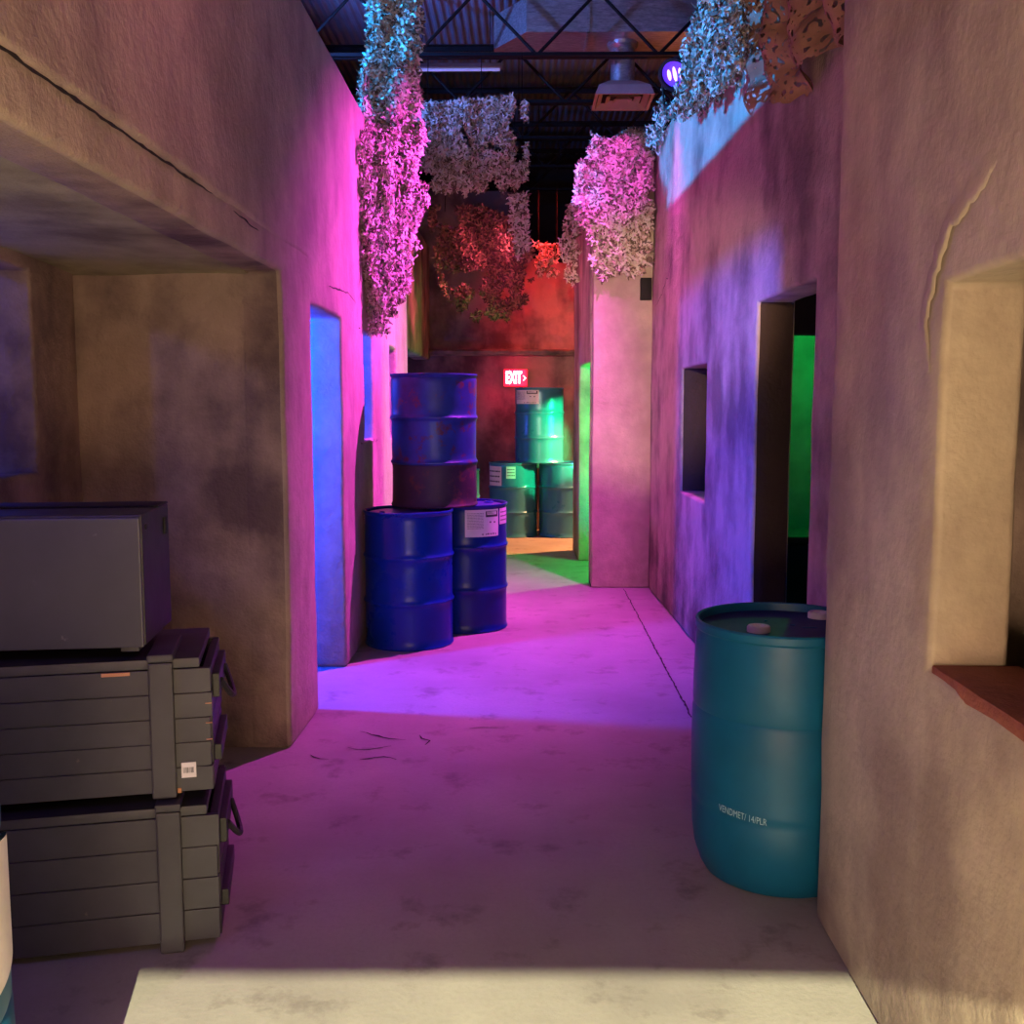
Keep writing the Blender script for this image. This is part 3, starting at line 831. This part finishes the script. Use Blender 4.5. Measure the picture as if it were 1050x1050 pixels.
leaf_net('camouflage_net', 'thin strand of camouflage net linking pillar net and stage lamp',
         [((.98, 8.40, 3.66), (1.00, 8.2, 3.48)), ((1.03, 8.15, 3.78), (1.03, 8.0, 3.58)), ((1.06, 7.9, 3.98), (1.05, 7.75, 3.72))],
         230, M_NETL, .065, .02, .03, 0, 5)
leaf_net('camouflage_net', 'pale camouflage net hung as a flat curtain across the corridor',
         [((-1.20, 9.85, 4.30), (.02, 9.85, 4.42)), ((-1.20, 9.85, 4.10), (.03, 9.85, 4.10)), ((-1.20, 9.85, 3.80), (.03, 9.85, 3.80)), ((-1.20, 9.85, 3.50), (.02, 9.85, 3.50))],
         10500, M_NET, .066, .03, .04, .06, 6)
leaf_net('camouflage_net', 'narrow tail of camouflage net hanging right of the flat net curtain',
         [((-.14, 9.82, 3.52), (.04, 9.82, 3.52)), ((-.12, 9.80, 3.2), (.05, 9.80, 3.2)), ((-.08, 9.80, 2.92), (.08, 9.80, 2.92))],
         420, M_NETL, .07, .02, .03, 0, 7)
leaf_net('camouflage_net', 'dark brown camouflage net with painted-in shade, sagging behind the pale net curtain',
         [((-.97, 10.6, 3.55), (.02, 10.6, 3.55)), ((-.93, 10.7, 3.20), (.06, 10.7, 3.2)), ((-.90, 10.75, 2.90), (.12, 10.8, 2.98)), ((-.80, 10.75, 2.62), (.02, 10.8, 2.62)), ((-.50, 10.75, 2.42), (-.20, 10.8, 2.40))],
         5200, M_NETD, .066, .05, .06, .12, 8)  # dark cloth colours paint in the shade below the lit curtain
leaf_net('camouflage_net', 'small camouflage net scraps hanging on the wall edge left of the pillar',
         [((.40, 9.6, 3.36), (.52, 9.5, 3.40)), ((.34, 9.7, 3.05), (.50, 9.6, 3.10)), ((.38, 9.8, 2.90), (.49, 9.7, 2.80)), ((.42, 9.8, 2.72), (.48, 9.8, 2.60))],
         330, M_NET, .07, .02, .04, 0, 9)
leaf_net('camouflage_net', 'red lit camouflage net scraps dangling above the back wall',
         [((.10, 11.4, 3.32), (.44, 11.4, 3.28)), ((.10, 11.4, 3.10), (.40, 11.4, 3.08)), ((.14, 11.4, 2.90), (.36, 11.4, 2.95))],
         260, M_NET, .075, .03, .05, .05, 10)
leaf_net('camouflage_net', 'small brown net end poking over the left wall top',
         [((-1.12, 4.50, 3.52), (-1.12, 4.85, 3.54)), ((-1.01, 4.52, 3.50), (-1.01, 4.85, 3.50)), ((-1.01, 4.60, 3.40), (-1.01, 4.80, 3.36))],
         90, M_NETD, .06, .01, .02, 0, 11)
# replace the placeholder brown net with a slit cloth sheet
for o in list(bpy.data.objects):
    if o.get('label', '').startswith('brown camouflage net draped'):
        bpy.data.objects.remove(o)
bm = bmesh.new(); NU, NV = 400, 220
def brown_pt(u, v):
    y = 4.98 - 1.75 * u
    zt, zb = 3.55, 2.86 - .16 * u + .05 * math.sin(u * 14) + .25 * max(0, u - .55)
    z = zt + (zb - zt) * v
    x = rwx(y) - .05 - .05 * math.sin(v * PI) - .045 * math.sin(u * 26 + 3 * math.sin(v * 3)) - .03 * noise.noise(Vector((u * 9, v * 9, 0)))
    if v < .1: x += (.1 - v) * 1.2
    return Vector((x, y + .02 * math.sin(v * 9), z))
gv = [[bm.verts.new(brown_pt(i / NU, j / NV)) for j in range(NV + 1)] for i in range(NU + 1)]
for i in range(NU):
    for j in range(NV):
        u, v = i / NU, j / NV
        p = Vector((u * 62, v * 26, 0))
        h = noise.noise(p * 1.15) ; h2 = noise.noise(p * 2.3 + Vector((5, 5, 5)))
        if h < -.27 or h2 < -.50: continue
        if v > .88 and noise.noise(Vector((u * 30, 3, 0))) * .5 + .45 < (v - .88) / .12: continue
        bm.faces.new((gv[i][j], gv[i + 1][j], gv[i + 1][j + 1], gv[i][j + 1]))
bmesh.ops.delete(bm, geom=[v for v in bm.verts if not v.link_faces], context='VERTS')
tag(link('camouflage_net', bm, M_NETB, smooth=True, angle=180), 'brown slit cloth camouflage net above the right doorway, nearest the camera', 'net')

def cords(o, spots):
    for a, b2 in spots:
        bm = bmesh.new(); tube_bm(bm, a, b2, .004, 6); link('hanging_cord', bm, M_STRING, o)
for o in list(bpy.data.objects):
    l = o.get('label', '')
    if l.startswith('pale camouflage net hung'): cords(o, [((x, 9.86, 4.25), (x, 9.99, 4.82)) for x in (-.9, -.4, -.05)])
    if l.startswith('narrow tail'): cords(o, [((-.02, 9.82, 3.5), (-.02, 9.95, 4.82))])
    if l.startswith('red lit camo'): cords(o, [((x, 11.4, 3.2), (x, 11.48, 4.82)) for x in (.16, .36)])
    if l.startswith('dark brown camo'): cords(o, [((x, 10.6, 3.5), (x, 11.46, 4.82)) for x in (-.8, -.1)])
bm = bmesh.new()
box_bm(bm, (.965, 8.60, 2.42), (1.055, 8.662, 2.60), .006); 
bb = link('junction_box', bm, M_BLACK); tag(bb, 'small black junction box under the net on the pillar right edge', 'box')
tag(bb, 'small black junction box under the net on the pillar right edge', 'box')

# ------------------------------------------------------------------ lights
def light(kind, name, loc, energy, color, size=.1, target=None, angle=None, blend=.5, sy=None):
    ld = bpy.data.lights.new(name, kind); ld.energy = energy; ld.color = color
    if kind == 'AREA':
        ld.size = size
        if sy: ld.shape = 'RECTANGLE'; ld.size_y = sy
    else: ld.shadow_soft_size = size
    if kind == 'SPOT': ld.spot_size = math.radians(angle); ld.spot_blend = blend
    o = bpy.data.objects.new(name, ld); COL.objects.link(o); o.location = loc
    if target is not None:
        o.rotation_euler = (Vector(target) - Vector(loc)).to_track_quat('-Z', 'Y').to_euler()
    return o
WARM = (1.0, .83, .58)
light('SPOT', 'magenta_spot', (1.0, 7.62, 3.93), 1900, (.95, .065, .86), .035, (-1.05, 7.4, 1.4), 104, .95)
light('SPOT', 'magenta_net_fill', (-.62, 5.6, 4.55), 800, (1.0, .08, .90), .05, (.64, 8.5, 3.42), 13, .4)  # added spot, no lamp stands here; brightens the pillar net
light('POINT', 'pink_fill', (-.3, 3.0, 2.9), 6, (1.0, .22, .55), .4)
light('POINT', 'pink_far', (-.2, 10.2, 2.9), 18, (1.0, .10, .28), .2)  # added light, tints the overhang and back wall pink-red
light('SPOT', 'violet_low', (-1.5, 1.3, 1.95), 30, (.16, .06, 1.0), .1, (-.5, 3.1, 0), 100, .8)
light('POINT', 'blue_far', (-1.7, 11.2, 1.3), 16, (.05, .12, 1.0), .05)
light('SPOT', 'cyan_spot', (-3.2, 6.2, 3.88), 2400, (0.0, .31, 1.0), .03, (1.1, 6.9, 3.6), 58, .2)
light('SPOT', 'blue_roof_fill', (-2.3, 8.7, 4.5), 420, (.10, .25, 1.0), .05, (-.6, 10.0, 5.6), 95, .6)  # added upward light, no lamp stands here; tints the roof deck blue
light('POINT', 'blue_lamp', (-2.1, 5.28, 1.93), 780, (.0, .05, 1.0), .06)
light('POINT', 'blue_lamp_b', (-3.0, 2.9, 2.45), 28, (.03, .08, 1.0), .05)
light('POINT', 'blue_lamp_c', (-2.6, 8.1, 1.8), 60, (.06, .08, 1.0), .05)
light('SPOT', 'rear_cream_spot', (.1, -3.2, 3.07), 7500, (1.0, .98, .58), .01, (.3, 2.0, 0), 80, .2)  # unseen spot beyond the added blocker wall, lights the near floor
light('AREA', 'warm_fill', (-.1, -1.0, .95), 60, (1.0, .62, .42), .6, (1.5, 4, 1.8))
light('SPOT', 'warm_spot', (-.2, -.6, 2.3), 2100, (1.0, .64, .42), .05, (.98, 8.6, 2.0), 16, .6)
light('SPOT', 'red_spot', (.15, 10.9, 3.9), 260, (1.0, .03, .03), .06, (.55, 12.6, 2.75), 70, .8)
light('POINT', 'orange_duct', (1.9, 11.9, 3.3), 30, (1.0, .25, .06), .06)
light('SPOT', 'orange_lamp', (2.3, 11.8, 2.4), 1900, (1.0, .36, .12), .06, (0.1, 11.6, 0), 44, .25)
light('SPOT', 'green_far', (1.6, 11.15, 1.45), 560, (.02, 1.0, .25), .05, (.44, 12.1, 1.15), 38, .2)
light('POINT', 'green_pillar_room', (1.35, 9.5, 1.3), 140, (.0, 1.0, .10), .05)
light('SPOT', 'pink_overhang', (.35, 10.4, 3.3), 260, (1.0, .10, .20), .06, (-1.14, 10.7, 2.9), 44, .6)  # added spot, lays pink over the green spill on the overhang
light('POINT', 'green_side_room', (2.6, 8.2, 2.2), 22, (.0, 1.0, .12), .05)
light('AREA', 'sign_glow', (-.10, 12.50, 1.89), 5, (1.0, .03, .12), .25, (-.10, 12.8, 1.8))

w = bpy.data.worlds.new('world'); bpy.context.scene.world = w; w.use_nodes = True
w.node_tree.nodes['Background'].inputs[0].default_value = (.25, .12, .3, 1); w.node_tree.nodes['Background'].inputs[1].default_value = .02

# ------------------------------------------------------------------ camera
cam = bpy.data.cameras.new('camera'); co_ = bpy.data.objects.new('camera', cam); COL.objects.link(co_)
cam.sensor_width = 36; cam.lens = 36.0
co_.location = (0, 0, 1.55); co_.rotation_euler = (math.radians(90 - 5.927), 0, math.radians(.651))
sc = bpy.context.scene; sc.camera = co_
sc.view_settings.view_transform = 'Standard'; sc.view_settings.look = 'None'
sc.view_settings.exposure = 0
try:
    sc.cycles.use_denoising = True; sc.cycles.max_bounces = 8; sc.cycles.sample_clamp_indirect = 6
except Exception: pass
